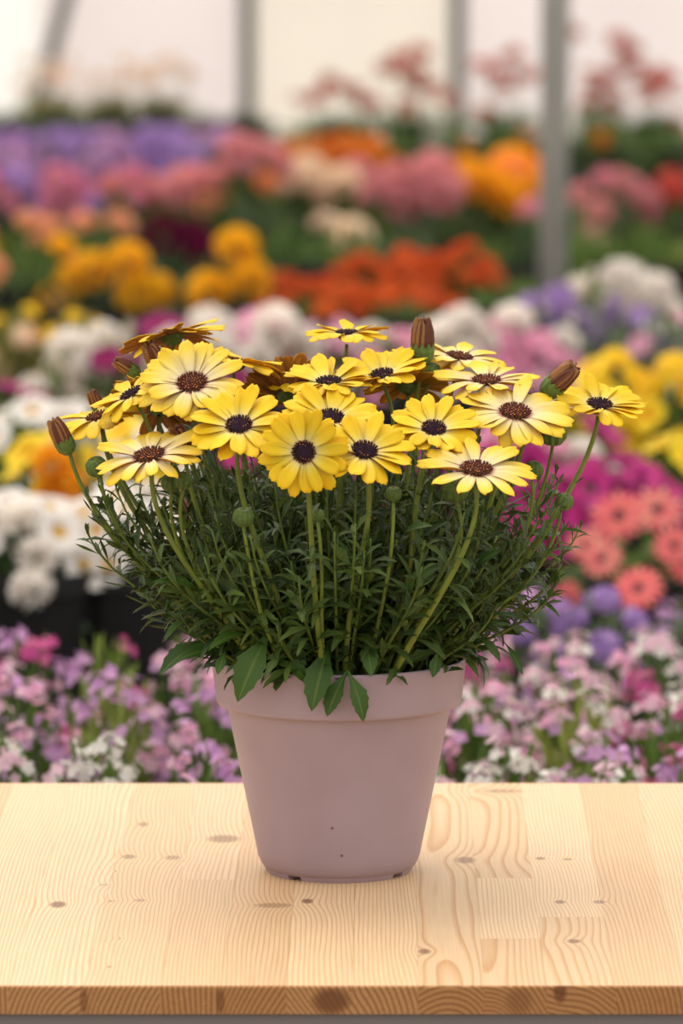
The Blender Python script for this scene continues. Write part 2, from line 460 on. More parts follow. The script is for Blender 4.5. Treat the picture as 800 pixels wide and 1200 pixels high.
for i in range(1, 13):
    for k in range(48):
        a = 2 * math.pi * k / 48; r = .0925 * i / 12
        vs.append((r * math.cos(a), r * math.sin(a), .149 + rs.uniform(-.002, .003)))
for k in range(48): fs.append((0, 1 + k, 1 + (k + 1) % 48))
for i in range(11):
    for k in range(48): fs.append((1 + i * 48 + k, 1 + (i + 1) * 48 + k, 1 + (i + 1) * 48 + (k + 1) % 48, 1 + i * 48 + (k + 1) % 48))
mb.add(vs, fs)
soil = link('potting_soil', mb.mesh('potting_soil', M['soil'], False), None, Matrix.Translation((PX, 0, TZ)))
tag(soil, 'dark potting soil filling the mauve pot under the daisy leaves', 'soil', kind='stuff')

# ------------------------------------------------------------------ the daisy plant
SOIL = Vector((PX, 0, TZ + .150))
plant = empty('cape_daisy_plant', SOIL); tag(plant, 'bushy yellow cape daisy with dark purple centres growing in the mauve pot', 'plant')
INV = Matrix.Translation(-SOIL)


def petal_mesh(name, bend, twist, cup, top, under, wid=.0118, L=.0305, notch=.05):
    mb = MB(); nt_, nw = 9, 4
    up = []; uv = []
    for i in range(nt_ + 1):
        t = i / nt_
        wv = wid / 2 * (0.34 + 0.66 * math.sin(min(1, t / .68) * math.pi / 2)) * (1 if t < .70 else math.sqrt(max(0.0, 1 - ((t - .70) / .315) ** 2)))
        a = bend * t
        for j in range(nw + 1):
            v = -1 + 2 * j / nw
            y = L * t * (1 - notch * (1 - abs(v)) * (t ** 6)) if abs(v) < .9 else L * t * .985
            x = wv * v
            ridge = .00055 * math.cos(v * math.pi * 2) * math.sin(math.pi * min(1, t * 1.1)) if t < .9 else 0
            z = cup * (v * v) * wid * .5 * math.sin(math.pi * min(1, t + .1)) + ridge + twist * v * t * wid * .5
            # bend along length
            yy = y if abs(bend) < 1e-4 else L / bend * math.sin(a) * (y / (L * t) if t else 1)
            zz = 0 if abs(bend) < 1e-4 else L / bend * (1 - math.cos(a))
            up.append((x, yy, z + zz)); uv.append((t, v * .5 + .5))
    th = .00035
    lo = [(x, y, z - th) for (x, y, z) in up]
    n = len(up); fs = []; ms = []
    W = nw + 1
    for i in range(nt_):
        for j in range(nw):
            a = i * W + j
            fs.append((a, a + 1, a + W + 1, a + W)); ms.append(0)
            fs.append((n + a, n + a + W, n + a + W + 1, n + a + 1)); ms.append(1)
    rim = [i * W for i in range(nt_ + 1)] + [nt_ * W + j for j in range(1, W)] + [i * W + nw for i in range(nt_ - 1, -1, -1)]
    for k in range(len(rim) - 1):
        a, b = rim[k], rim[k + 1]
        fs.append((a, b, n + b, n + a)); ms.append(0)
    mb.add(up + lo, fs, ms, uv + uv)
    return mb.mesh(name, [top, under])


VAR = [(-.10, 0, .25), (-.25, .15, .18), (.22, -.12, .3), (-.4, 0, .22), (.05, .25, .35), (-.1, -.25, .12)]
PET = {}
for st, (tp, un) in {'vivid': ('vivid', 'under'), 'pale': ('pale', 'under'), 'bronze': ('vivid', 'bronze')}.items():
    PET[st] = [petal_mesh('petal_' + st, b, t, c, M[tp], M[un], .0120 * (1 + .08 * (i % 3 - 1))) for i, (b, t, c) in enumerate(VAR)]
    PET[st + '_narrow'] = [petal_mesh('petal_narrow_' + st, b, t, c * 1.4, M[tp], M[un], .0098) for i, (b, t, c) in enumerate(VAR)]


def disc_mesh(young):
    mb = MB(); R = .0100
    mb.lathe([(.0001, .0026), (.003, .0025), (.006, .0019), (.0085, .0008), (.0095, -.0008)], 20, 0)
    n = 90
    for k in range(n):
        r = R * math.sqrt((k + .5) / n); a = k * 2.39996
        z = .0027 * (1 - (r / R) ** 2)
        s = .00085 if r > R * .6 else .0007
        h = .0032 if r > R * .72 else .0016
        p = Vector((r * math.cos(a), r * math.sin(a), z))
        out = Vector((math.cos(a) * r / R * .7, math.sin(a) * r / R * .7, 1)).normalized()
        q = frame(p, out, a)
        tip = 1 if ((not young and r < R * .80 and k % 3 != 0) or (young and r < R * .75 and r > R * .5 and k % 4 == 0)) else 0
        mb.add([(s, 0, 0), (0, s, 0), (-s, 0, 0), (0, -s, 0), (s * .7, 0, h), (0, s * .7, h), (-s * .7, 0, h), (0, -s * .7, h)],
               [(0, 1, 5, 4), (1, 2, 6, 5), (2, 3, 7, 6), (3, 0, 4, 7), (4, 5, 6, 7)], [0, 0, 0, 0, tip], None, q)
    return mb.mesh('disc', [M['disc_dark'] if young else M['disc_brown'], M['anther']], False)


DISC = {'young': disc_mesh(True), 'old': disc_mesh(False)}


def calyx_mesh():
    mb = MB(); n = 26
    prof = [(.0016, -.0085), (.0045, -.0072), (.0075, -.0045), (.0088, -.0015), (.0090, .0002)]
    vs = []; fs = []
    for (r, z) in prof:
        for k in range(n):
            a = 2 * math.pi * k / n; rr = r * (1 + .07 * (k % 2))
            vs.append((rr * math.cos(a), rr * math.sin(a), z))
    for i in range(len(prof) - 1):
        for k in range(n): fs.append((i * n + k, i * n + (k + 1) % n, (i + 1) * n + (k + 1) % n, (i + 1) * n + k))
    mb.add(vs, fs)
    for k in range(13):
        a = 2 * math.pi * k / 13
        q = Matrix.Rotation(a, 4, 'Z')
        mb.add([(.0088, -.0014, -.002), (.0088, .0014, -.002), (.0108, 0, .0042)], [(0, 1, 2)], 0, None, q)
    return mb.mesh('calyx', M['calyx'], False)


CALYX = calyx_mesh()


def ndir(az, el):
    az, el = math.radians(az), math.radians(el)
    return Vector((math.sin(az) * math.cos(el), -math.cos(az) * math.cos(el), math.sin(el)))


def bez(p0, p1, p2, p3, n):
    out = []
    for i in range(n + 1):
        t = i / n; u = 1 - t
        out.append(p0 * u ** 3 + p1 * 3 * u * u * t + p2 * 3 * u * t * t + p3 * t ** 3)
    return out


rg = random.Random(11)
leaves = []       # (variant, matrix, score)


def leaf_matrix(pos, d, upv, L, wscale=1.0):
    d = d.normalized(); z = upv - d * upv.dot(d)
    z = z.normalized() if z.length > 1e-4 else d.orthogonal().normalized()
    x = d.cross(z)
    m = Matrix((x, d, z)).transposed().to_4x4()
    return Matrix.Translation(pos) @ m @ Matrix.Diagonal((L * wscale, L, L, 1))


def stem_to(head, n, r, name='flower_stem', leafy=True, rbase=None):
    hp = head - SOIL
    flat = Vector((hp.x, hp.y, 0))
    k = .34 if rbase is None else rbase
    base = Vector((flat.x * k, flat.y * (k if hp.y > -.06 else .42), -.004))
    if base.to_2d().length > .066: base = Vector((base.x, base.y, 0)).normalized() * .066 + Vector((0, 0, -.004))
    dn = (Vector((0, 0, 1)) * .75 + n * .6).normalized()
    p1 = hp - dn * .055
    p2 = base + (Vector((flat.x * .35, flat.y * (.35 if hp.y > -.06 else .55), 0)) + Vector((0, 0, hp.z * .45)))
    j = Vector((rg.uniform(-.024, .024), rg.uniform(-.006, .006), 0))
    pts = bez(hp - n * .002, p1 + j, p2 - j * .8, base, 16)
    mb = MB(); mb.tube(pts, [r * (.9 + .45 * i / 16) for i in range(17)], 7)
    link(name, mb.mesh(name, M['stem']), plant)
    if leafy:
        for i in range(3, 15):
            for _ in range(1 if i < 7 else 2):
              if rg.random() < (.35 if i < 7 else .8):
                    t = (pts[i - 1] - pts[i]).normalized(); a = rg.uniform(0, 6.28)
                    o = t.orthogonal().normalized(); o = Quaternion(t, a) @ o
                    L = rg.uniform(.012, .024) if i < 8 else rg.uniform(.024, .042)
                    d = (t * rg.uniform(.5, 1.0) + o + Vector((0, 0, -.1))).normalized()
                    leaves.append((rg.randrange(5), leaf_matrix(pts[i], d, t, L, rg.uniform(.75, 1.1))))


# px, py, depth y, azimuth (0 = to camera, + right), elevation, size, cup degrees, style, petals, disc
FLOWERS = [
    (225, 450, -0.055, -12, 55, 1.12, 10, 'pale', 25, 'old'),
    (280, 499, -0.105, -8, 54, 1.05, 8, 'vivid', 21, 'young'),
    (356, 530, -0.14, -3, 17, 0.93, 4, 'vivid', 21, 'young'),
    (427, 529, -0.118, 8, 53, 1.04, 10, 'vivid', 18, 'young'),
    (508, 503, -0.075, 4, 58, 0.98, 10, 'vivid', 21, 'young'),
    (558, 551, -0.125, 6, 70, 1.15, 4, 'pale_narrow', 14, 'old'),
    (603, 484, -0.06, 10, 66, 1.15, 0, 'pale', 22, 'old'),
    (570, 447, -0.005, 0, 78, 1.05, 2, 'pale', 19, 'old'),
    (702, 475, -0.01, 12, 72, 1.04, 7, 'vivid', 19, 'young'),
    (385, 448, -0.015, -10, 78, 1.02, 10, 'vivid', 19, 'young'),
    (447, 440, 0.005, -35, 70, 1.0, 14, 'vivid', 21, 'young'),
    (387, 490, -0.07, 0, 64, 1.08, 10, 'vivid', 20, 'young'),
    (406, 391, 0.085, -20, 87, 0.92, 2, 'vivid', 18, 'young'),
    (538, 419, 0.06, 50, 78, 1.0, 0, 'pale', 19, 'old'),
    (175, 535, -0.08, -30, 68, 1.15, 2, 'pale_narrow', 18, 'old'),
    (154, 462, -0.03, -70, 58, 0.95, 2, 'vivid', 18, 'young'),
    (116, 489, 0.005, -60, 72, 1.0, 0, 'vivid', 19, 'old'),
    (201, 393, 0.065, -140, 72, 1.1, -6, 'bronze', 22, 'old'),
    (188, 476, 0.02, 170, 52, 1.1, 6, 'bronze', 22, 'old'),
    (336, 462, 0.055, -155, 38, 0.95, 38, 'bronze', 19, 'old'),
    (276, 424, 0.035, 120, 76, 1.0, 6, 'vivid', 19, 'old'),
    (478, 452, 0.04, 175, 62, 0.95, 4, 'vivid', 19, 'old'),
    (500, 424, 0.09, 10, 76, 0.85, 8, 'vivid', 18, 'young'),
    (352, 447, 0.06, -20, 70, 0.8, 10, 'vivid', 17, 'young'),
]
for fi, (px, py, y, az, el, s, cup, style, npet, dk) in enumerate(FLOWERS):
    if y < -.07: y -= .022
    hp = at(px, py, y); n = ndir(az, el)
    head = link('flower_head', DISC[dk], plant, frame(hp - SOIL, n, rg.uniform(0, 6.28), s * (.87 if dk == 'young' else .93)))
    link('calyx', CALYX, head)
    for k in range(npet):
        a = 2 * math.pi * (k + rg.uniform(-.22, .22)) / npet
        lay = k % 2
        tilt = math.radians(cup + rg.uniform(-7, 7) + (4 if lay else -3))
        if px == 427 and k == npet - 3: tilt += .5
        Lm = rg.uniform(1.0, 1.2)
        m = Matrix.Rotation(a, 4, 'Z') @ Matrix.Translation((0, .0084, .0006 * lay - .0002)) @ Matrix.Rotation(tilt, 4, 'X') @ Matrix.Rotation(rg.uniform(-.22, .22), 4, 'Y') @ Matrix.Diagonal((rg.uniform(.98, 1.22), Lm, 1, 1))
        link('petal', PET[style][rg.randrange(6)], head, m)
    stem_to(hp - n * .007 * s, n, .0016 if py < 470 else .0020)


# buds -------------------------------------------------------------
def bud_mesh():
    mb = MB(); n = 24; prof = [(.0055, -.004), (.0078, .001), (.0086, .008), (.0082, .015), (.0074, .020), (.0058, .0235), (.0012, .0225)]
    vs = []; fs = []; ms = []
    for (r, z) in prof:
        for k in range(n):
            a = 2 * math.pi * k / n + z * 9; rr = r * (1 + (.07 if k % 2 else -.07)); zz = z + (.0022 if (k // 2) % 2 else -.0016) * (z > .018)
            vs.append((rr * math.cos(a), rr * math.sin(a), zz))
    for i in range(len(prof) - 1):
        for k in range(n):
            fs.append((i * n + k, i * n + (k + 1) % n, (i + 1) * n + (k + 1) % n, (i + 1) * n + k)); ms.append(1 if k % 4 == 3 or (k % 8 == 5) else 0)
    mb.add(vs, fs, ms)
    return mb.mesh('closed_petals', [M['bud_brown'], M['bud_tan']], False)


def bud_calyx_mesh():
    mb = MB(); n = 22; prof = [(.0017, -.0115), (.005, -.0100), (.0082, -.0055), (.0090, .000), (.0088, .003)]
    vs = []; fs = []
    for i, (r, z) in enumerate(prof):
        for k in range(n):
            a = 2 * math.pi * k / n; rr = r * (1 + (.05 if k % 2 else 0)); vs.append((rr * math.cos(a), rr * math.sin(a), z + (.004 if i == len(prof) - 1 and k % 2 else 0)))
    for i in range(len(prof) - 1):
        for k in range(n): fs.append((i * n + k, i * n + (k + 1) % n, (i + 1) * n + (k + 1) % n, (i + 1) * n + k))
    mb.add(vs, fs); return mb.mesh('bud_calyx', M['calyx'], False)


def green_bud_mesh():
    mb = MB(); n = 22; prof = [(.0017, -.0075), (.0050, -.0066), (.0075, -.003), (.0080, .001), (.0070, .0045), (.0048, .0068), (.0025, .0072), (.0003, .0062)]
    vs = []; fs = []
    for i, (r, z) in enumerate(prof):
        for k in range(n):
            a = 2 * math.pi * k / n; rr = r * (1 + (.10 if k % 2 else -.04)); vs.append((rr * math.cos(a), rr * math.sin(a), z))
    for i in range(len(prof) - 1):
        for k in range(n): fs.append((i * n + k, i * n + (k + 1) % n, (i + 1) * n + (k + 1) % n, (i + 1) * n + k))
    mb.add(vs, fs); return mb.mesh('green_bud', M['calyx'], False)


BUD, BCAL, GBUD = bud_mesh(), bud_calyx_mesh(), green_bud_mesh()
BUDS = [(72, 512, -.02, -60, 62, .85), (495, 402, .03, 0, 84, 1.02), (654, 447, -.02, 62, 42, 1.0), (182, 421, .04, -40, 55, .85), (112, 470, .03, -50, 60, .6), (147, 430, .045, -75, 30, .65), (212, 522, -.06, -20, 55, .95)]
for (px, py, y, az, el, s) in BUDS:
    hp = at(px, py, y); n = ndir(az, el)
    b = link('bud', BUD, plant, frame(hp - n * .006 - SOIL, n, rg.uniform(0, 6), s)); b['label'] = 'closed brown bud with striped rolled petals'
    link('calyx', BCAL, b)
    stem_to(hp - n * .016 * s, n, .0018)
GB = [(113, 547, -.03, -50, 60, 1.0), (648, 508, -.03, 10, 80, 1.25), (661, 588, -.04, 40, 60, .85), (285, 606, -.12, 0, 75, .95), (504, 436, .035, 20, 75, 1.0), (534, 573, -.105, 0, 70, 1.25),
      (461, 579, -.12, 0, 75, .75), (200, 566, -.08, -10, 75, .9), (215, 563, -.09, 10, 75, .85), (625, 551, -.05, 30, 70, .9), (373, 604, -.13, 20, 75, .6)]
for (px, py, y, az, el, s) in GB:
    hp = at(px, py, y); n = ndir(az, el)
    b = link('bud', GBUD, plant, frame(hp - SOIL, n, rg.uniform(0, 6), s)); b['label'] = 'small round green bud'
    stem_to(hp - n * .006 * s, n, .0015, rbase=.4)


# leaves -----------------------------------------------------------
def leaf_mesh(name, width, teeth, bend, side, mat, fine=False):
    secs = [(0, .16), (.12, .22), (.28, .5), (.45, .85), (.60, 1.0), (.74, .86), (.88, .5), (1.0, .03)]
    if fine: secs = [(0, .12), (.10, .16), (.2, .30), (.32, .55), (.42, .78), (.50, 1.02), (.55, .88), (.64, 1.0), (.69, .80), (.79, .76), (.84, .52), (.92, .34), (1.0, .02)]; teeth = False
    mb = MB(); vs = []; uv = []; fs = []
    for i, (t, wv) in enumerate(secs):
        wx_ = width * .5 * wv
        if teeth and i in (4, 6): wx_ *= 1.28
        if teeth and i in (5,): wx_ *= .86
        a = bend * t
        y = t if abs(bend) < 1e-3 else math.sin(a) / bend
        z = 0 if abs(bend) < 1e-3 else (1 - math.cos(a)) / bend
        x = side * t * t
        vs += [(x - wx_, y, z + wx_ * .45), (x, y, z), (x + wx_, y, z + wx_ * .45)]
        uv += [(t, -1), (t, 0), (t, 1)]
    for i in range(len(secs) - 1):
        a = i * 3
        fs += [(a, a + 1, a + 4, a + 3), (a + 1, a + 2, a + 5, a + 4)]
    mb.add(vs, fs, 0, uv)
    return mb, mb.mesh(name, mat)


LV = [leaf_mesh('leaf', w_, te, be, si, M['leaf']) for (w_, te, be, si) in ((.17, False, -.5, .05), (.22, True, -.9, -.06), (.15, False, .4, .08), (.26, True, -.3, 0), (.19, True, -1.3, .1))]
BIG = [leaf_mesh('leaf', w_, te, be, si, M['leaf_big'], True) for (w_, te, be, si) in ((.36, True, -.7, .06), (.32, True, -1.0, -.08), (.26, False, -.4, .1))]

rb = random.Random(77)
NB = 198
for i in range(NB):
    low = i >= 190
    u = (i + .5) / 190 if not low else 1.0
    phi = i * 2.39996 + rb.uniform(-.2, .2)
    th = math.radians(46) * math.sqrt(u) * rb.uniform(.9, 1.06) if not low else math.radians(rb.uniform(46, 58))
    L = (.168 + .022 * math.cos(th)) * rb.uniform(.74, 1.12) if not low else rb.uniform(.085, .125)
    r0 = .012 + .062 * u
    d = Vector((math.sin(th) * math.cos(phi), math.sin(th) * math.sin(phi), math.cos(th)))
    base = Vector((r0 * math.cos(phi), r0 * math.sin(phi), -.002))
    tip = base + d * L
    if tip.y > .02: tip.y *= .92
    if tip.y < 0: tip.y *= .80
    out = Vector((math.cos(phi), math.sin(phi), 0))
    p1 = base + Vector((0, 0, L * .30)) + out * L * .12 * math.sin(th)
    p2 = tip - (d * .55 + Vector((0, 0, .65))).normalized() * L * .33
    pts = bez(base, p1, p2, tip, 10)
    mb = MB(); mb.tube(pts, [.0016 * (1.25 - .75 * k / 10) for k in range(11)], 6)
    link('branch', mb.mesh('branch', M['branch']), plant)
    nl = 26
    for k in range(nl):
        t = .16 + .84 * ((k + rb.uniform(0, .9)) / nl) ** .85
        t = min(t, 1.0)
        q = t * 10; a0 = min(int(q), 9); fr = q - a0
        p = pts[a0].lerp(pts[a0 + 1], fr)
        tg = (pts[a0 + 1] - pts[a0]).normalized()
        an = k * 2.39996 + phi
        o = Quaternion(tg, an) @ tg.orthogonal().normalized()
        LL = (.036 - .017 * t) * rb.uniform(.7, 1.3)
        if t > .9: LL *= .8
        dd = tg * rb.uniform(.6, 1.4) + o * (1.0 if t < .9 else .6) + Vector((0, 0, .12))
        leaves.append((rb.randrange(5), leaf_matrix(p, dd, tg, LL, rb.uniform(.8, 1.15))))

scored = []
for (v, m) in leaves:
    p = m.translation + m.col[1].to_3d() * .5
    scored.append((-p.y * 1.2 + abs(p.x) * .35 + m.col[1].to_3d().length * 1.6 - p.z * .05, v, m))
scored.sort(key=lambda s: -s[0])
NSEP = 270
for (s_, v, m) in scored[:NSEP]: link('leaf', LV[v][1], plant, m)
mb = MB()
for (s_, v, m) in scored[NSEP:]:
    src = LV[v][0]; mb.add(src.v, src.f, 0, list(src.uv), m)
link('foliage', mb.mesh('foliage', M['leaf']), plant, None, 'stuff')

# large toothed leaves hanging over the rim: base px, tip px, depth of base / tip, width scale, mesh
HANG = [(317, 738, 282, 802, -.088, -.112, 1.15, 0), (245, 748, 192, 772, -.03, -.045, 1.0, 0), (266, 764, 219, 752, -.06, -.075, 1.0, 1), (386, 752, 368, 812, -.090, -.118, 1.1, 0), (407, 786, 383, 828, -.102, -.113, 1.15, 0),
        (407, 786, 430, 831, -.102, -.116, 1.0, 0), (326, 772, 366, 792, -.095, -.108, 1.1, 1), (512, 764, 511, 785, -.085, -.098, 1.3, 0), (558, 745, 592, 768, -.02, -.03, .9, 1), (590, 752, 616, 784, -.02, -.035, .8, 2), (540, 766, 563, 786, -.06, -.075, .9, 2), (264, 764, 256, 784, -.085, -.1, 1.2, 0),
        (228, 724, 186, 735, -.03, -.04, .8, 1), (622, 698, 658, 716, -.01, -.02, .6, 2), (645, 622, 686, 618, .0, -.01, .5, 2), (182, 674, 145, 670, .0, -.01, .55, 2), (350, 745, 346, 790, -.088, -.106, 1.1, 1), (425, 745, 440, 782, -.085, -.108, 1.2, 0),
        (470, 700, 500, 655, -.11, -.125, 1.0, 1), (556, 668, 575, 640, -.09, -.1, 1.2, 0), (380, 720, 384, 672, -.1, -.12, .8, 2), (418, 690, 404, 640, -.11, -.13, .9, 2), (470, 630, 488, 604, -.12, -.14, 1.0, 1), (240, 700, 200, 660, -.08, -.1, .7, 1), (560, 560, 588, 520, -.02, -.02, .9, 0), (330, 735, 338, 690, -.1, -.125, .8, 2), (292, 745, 250, 735, -.085, -.11, .9, 1)]
for hi, (bx, by, tx, ty, y0, y1, ws, mi) in enumerate(HANG):
    p0 = at(bx, by, y0) - SOIL; p1 = at(tx, ty, y1) - SOIL
    d = p1 - p0
    link('leaf', BIG[mi][1], plant, leaf_matrix(p0, d, Vector((.15 * rg.uniform(-1, 1), -.55, .85)), d.length * (1.22 if hi < 8 else 1.06), ws))

# ------------------------------------------------------------------ background flowers and foliage
def floret(mb, c, nrm, r, n, mat, spin=0, cup=.25, wid=.9):
    q = frame(c, nrm, spin)
    for k in range(n):
        a = 2 * math.pi * k / n; hw = math.pi / n * wid
        P_ = lambda rr, aa, z: (rr * math.cos(aa), rr * math.sin(aa), z)
        mb.add([(0, 0, 0), P_(r * .6, a - hw, r * cup * .5), P_(r * .97, a - hw * .55, r * cup), P_(r * .97, a + hw * .55, r * cup), P_(r * .6, a + hw, r * cup * .5)],
               [(0, 1, 4), (1, 2, 3, 4)], mat, None, q)


def fl_cluster(cols, seed):      # rounded head of small five-lobed florets
    rr = random.Random(seed); mb = MB(); n = 13
    for k in range(n):
        z = 1 - (k + .5) / n * 1.15; a = k * 2.39996; s = math.sqrt(max(0, 1 - z * z))
        v = Vector((s * math.cos(a), s * math.sin(a), z))
        floret(mb, Vector((v.x, v.y, v.z * .7)) * .72, v, .42, 5, k % len(cols), rr.uniform(0, 6), .1)
    mb.tube([Vector((0, 0, -2.2)), Vector((0, 0, -1)), Vector((0, 0, .2))], .07, 4, len(cols))
    return mb.mesh('flower_cluster', [*cols, M['bgstem']])


def fl_loose(cols, seed):        # open spray of small lipped florets
    rr = random.Random(seed); mb = MB()
    for k in range(10):
        a = k * 2.39996; r = .95 * math.sqrt((k + .3) / 10)
        p = Vector((r * math.cos(a), r * math.sin(a), rr.uniform(-.5, .45) - r * .3))
        floret(mb, p, Vector((p.x + rr.uniform(-.5, .5), p.y + rr.uniform(-.9, .1), 1)).normalized(), rr.uniform(.32, .48), 5, rr.randrange(len(cols)), rr.uniform(0, 6), .12)
        mb.tube([p, p * .3 + Vector((0, 0, -.7))], .03, 3, len(cols))
    mb.tube([Vector((0, 0, -2.6)), Vector((0, 0, -1)), Vector((0, 0, -.4))], .05, 4, len(cols))
    return mb.mesh('flower_spray', [*cols, M['bgstem']])


def fl_daisy(cols, centre, seed):
    rr = random.Random(seed); mb = MB()
    for k in range(15):
        a = 2 * math.pi * k / 15; hw = .2; q = Matrix.Rotation(a, 4, 'Z')
        z = .05 * rr.uniform(-1, 1)
        for (z_, L_) in ((z, 1.0), (z + .06, .72)):
            mb.add([(.1, -.05, 0), (.1, .05, 0), (.6 * L_, .14, .08 + z_), (.97 * L_, .08, .04 + z_), (.97 * L_, -.08, .04 + z_), (.6 * L_, -.14, .08 + z_)], [(0, 5, 2, 1), (5, 4, 3, 2)], k % len(cols), None, q)
    mb.lathe([(.001, .16), (.15, .14), (.24, .04), (.26, -.02)], 10, len(cols))
    mb.tube([Vector((0, 0, -2.2)), Vector((.05, 0, -1)), Vector((0, 0, 0))], .06, 4, len(cols) + 1)
    return mb.mesh('daisy_flower', [*cols, centre, M['bgstem']])


def fl_pompon(cols, seed):
    rr = random.Random(seed); mb = MB(); n = 46
    for k in range(n):
        z = 1 - (k + .5) / n * 1.35; a = k * 2.39996; s = math.sqrt(max(0, 1 - z * z))
        v = Vector((s * math.cos(a), s * math.sin(a), z * .75))
        q = frame(v * .35, (v + Vector((0, 0, .35))).normalized(), rr.uniform(0, 6))
        mb.add([(0, 0, 0), (.22, -.05, .35), (.17, 0, .66), (-.17, .02, .66), (-.22, -.05, .35)], [(0, 1, 4), (1, 2, 3, 4)], k % len(cols), None, q)
    mb.tube([Vector((0, 0, -2)), Vector((0, 0, -1)), Vector((0, 0, 0))], .07, 4, len(cols))
    return mb.mesh('double_flower', [*cols, M['bgstem']])


def fl_trumpet(cols, throat, seed):
    mb = MB(); n = 20; vs = []; fs = []; ms = []
    prof = [(.06, -.75), (.14, -.3), (.30, -.02), (.68, .10), (1.0, .06)]
    for i, (r, z) in enumerate(prof):
        for k in range(n):
            a = 2 * math.pi * k / n; lob = 1 + (.10 * math.cos(5 * a) if i >= 3 else 0)
            vs.append((r * lob * math.cos(a), r * lob * math.sin(a), z + (.06 * math.sin(10 * a + seed) if i == 4 else 0)))
    for i in range(len(prof) - 1):
        for k in range(n):
            fs.append((i * n + k, i * n + (k + 1) % n, (i + 1) * n + (k + 1) % n, (i + 1) * n + k)); ms.append(len(cols) if i < 2 else (0 if i == 3 else len(cols) - 1))
    mb.add(vs, fs, ms)
    mb.tube([Vector((0, 0, -2)), Vector((0, 0, -1.2)), Vector((0, 0, -.7))], .06, 4, len(cols) + 1)
    return mb.mesh('trumpet_flower', [*cols, throat, M['bgstem']])


def fl_spike(cols, seed):
    rr = random.Random(seed); mb = MB()
    for k in range(24):
        t = k / 24; a = k * 2.39996; r = .34 * (1 - t * .75)
        v = Vector((math.cos(a), math.sin(a), .25))
        floret(mb, Vector((r * math.cos(a) * .6, r * math.sin(a) * .6, -1.1 + 2.1 * t)), v, .34 * (1.1 - t * .7), 5, k % len(cols), rr.uniform(0, 6), .2)
    mb.tube([Vector((0, 0, -3)), Vector((0, 0, -1)), Vector((0, 0, 1))], .05, 4, len(cols))
    return mb.mesh('flower_spike', [*cols, M['bgstem']])


def fl_feather(cols, seed, dense=0):      # airy head on a long thin stem
    rr = random.Random(seed); mb = MB()
    mb.tube([Vector((0, 0, -5)), Vector((.1, 0, -2)), Vector((0, 0, 0))], .035, 4, len(cols))
    for k in range(9 + 7 * dense):
        a = k * 2.39996; v = Vector((math.cos(a) * rr.uniform(.3, .9), math.sin(a) * rr.uniform(.3, .9), rr.uniform(.2, .9)))
        mb.tube([Vector((0, 0, -.3)), v * .6, v], .025, 3, len(cols))
        floret(mb, v, v, .38 + .12 * dense, 5, k % len(cols), rr.uniform(0, 6), .6)
    return mb.mesh('airy_flower', [*cols, M['bgstem']])


M['bgstem'] = plain('bed_stem', lin(96, 122, 52), 0.6, 0.1)


def bgfoliage(name, seed, mat, n=250, size=.27):
    rr = random.Random(seed); mb = MB()
    for k in range(n):
        a = k * 2.39996; z = rr.uniform(-.4, 1); s = math.sqrt(1 - z * z)
        rad = rr.uniform(.55, 1.0)
        v = Vector((s * math.cos(a), s * math.sin(a), z))
        p = v * rad
        d = (v + Vector((rr.uniform(-.9, .9), rr.uniform(-.9, .9), rr.uniform(-.3, .6)))).normalized()
        L = size * rr.uniform(.7, 1.3)
        m = leaf_matrix(p - d * L * .4, d, v + Vector((0, 0, .4)), L, 1)
        mb.add([(0, 0, 0), (-.2, .4, .06), (0, .45, 0), (.2, .4, .06), (-.14, .75, .03), (.14, .75, .03), (0, 1, -.06)], [(0, 2, 1), (0, 3, 2), (1, 2, 6, 4), (2, 3, 5, 6)], 0, [(0, 0), (.4, -1), (.4, 0), (.4, 1), (.7, -1), (.7, 1), (1, 0)], m)
    for k in range(9):            # woody stems down into the pot
        a = k * 2.39996; r = .25 + .05 * k
        mb.tube([Vector((r * .25 * math.cos(a), r * .25 * math.sin(a), -.25)), Vector((r * .6 * math.cos(a), r * .6 * math.sin(a), .25)), Vector((r * math.cos(a), r * math.sin(a), .7))], .015, 4, 0)
    return mb.mesh(name, mat)


GREENS = {'mid': (lin(62, 92, 38), lin(112, 140, 58)), 'deep': (lin(36, 58, 30), lin(72, 98, 50)), 'light': (lin(104, 128, 52), lin(160, 172, 84)), 'olive': (lin(130, 128, 62), lin(186, 172, 104)), 'grey': (lin(84, 104, 74), lin(128, 144, 108))}
FOL = {}
for g, (c1, c2) in GREENS.items():
    mt = leaf_mat('bed_leaf_' + g, c1, c2, .25)
    FOL[g] = [bgfoliage('foliage', 100 + i, mt) for i in range(3)]


def C(*rgb): return plain('bloom_%d_%d_%d' % rgb, lin(*rgb), .6, .10, trans=.3, spec=.2)


WH, WH2 = C(246, 240, 232), C(232, 222, 214)
LIL, LIL2, PPK, PPK2 = C(214, 164, 208), C(190, 134, 190), C(238, 198, 212), C(232, 168, 196)
PNK, HPK, MAG, MAG2 = C(228, 126, 166), C(216, 92, 158), C(166, 28, 106), C(112, 16, 72)
VIO, VIO2 = C(164, 126, 192), C(188, 154, 208)
COR, COR2, SAL = C(232, 108, 116), C(238, 132, 122), C(238, 158, 140)
YEL, YEL2, GLD, GLD2 = C(246, 214, 40), C(238, 190, 30), C(250, 203, 48), C(238, 178, 34)
ORA, ORA2, PEA, PEA2 = C(216, 96, 32), C(196, 74, 30), C(240, 172, 130), C(244, 190, 150)
BUR, RED, RED2, CRM, CRM2 = C(96, 20, 40), C(206, 62, 52), C(196, 96, 84), C(240, 222, 196), C(236, 206, 180)
DRO, DRO2, TUL = C(220, 146, 156), C(226, 164, 160), C(246, 186, 40)
GEYE, DEYE = C(150, 120, 50), C(120, 60, 70)

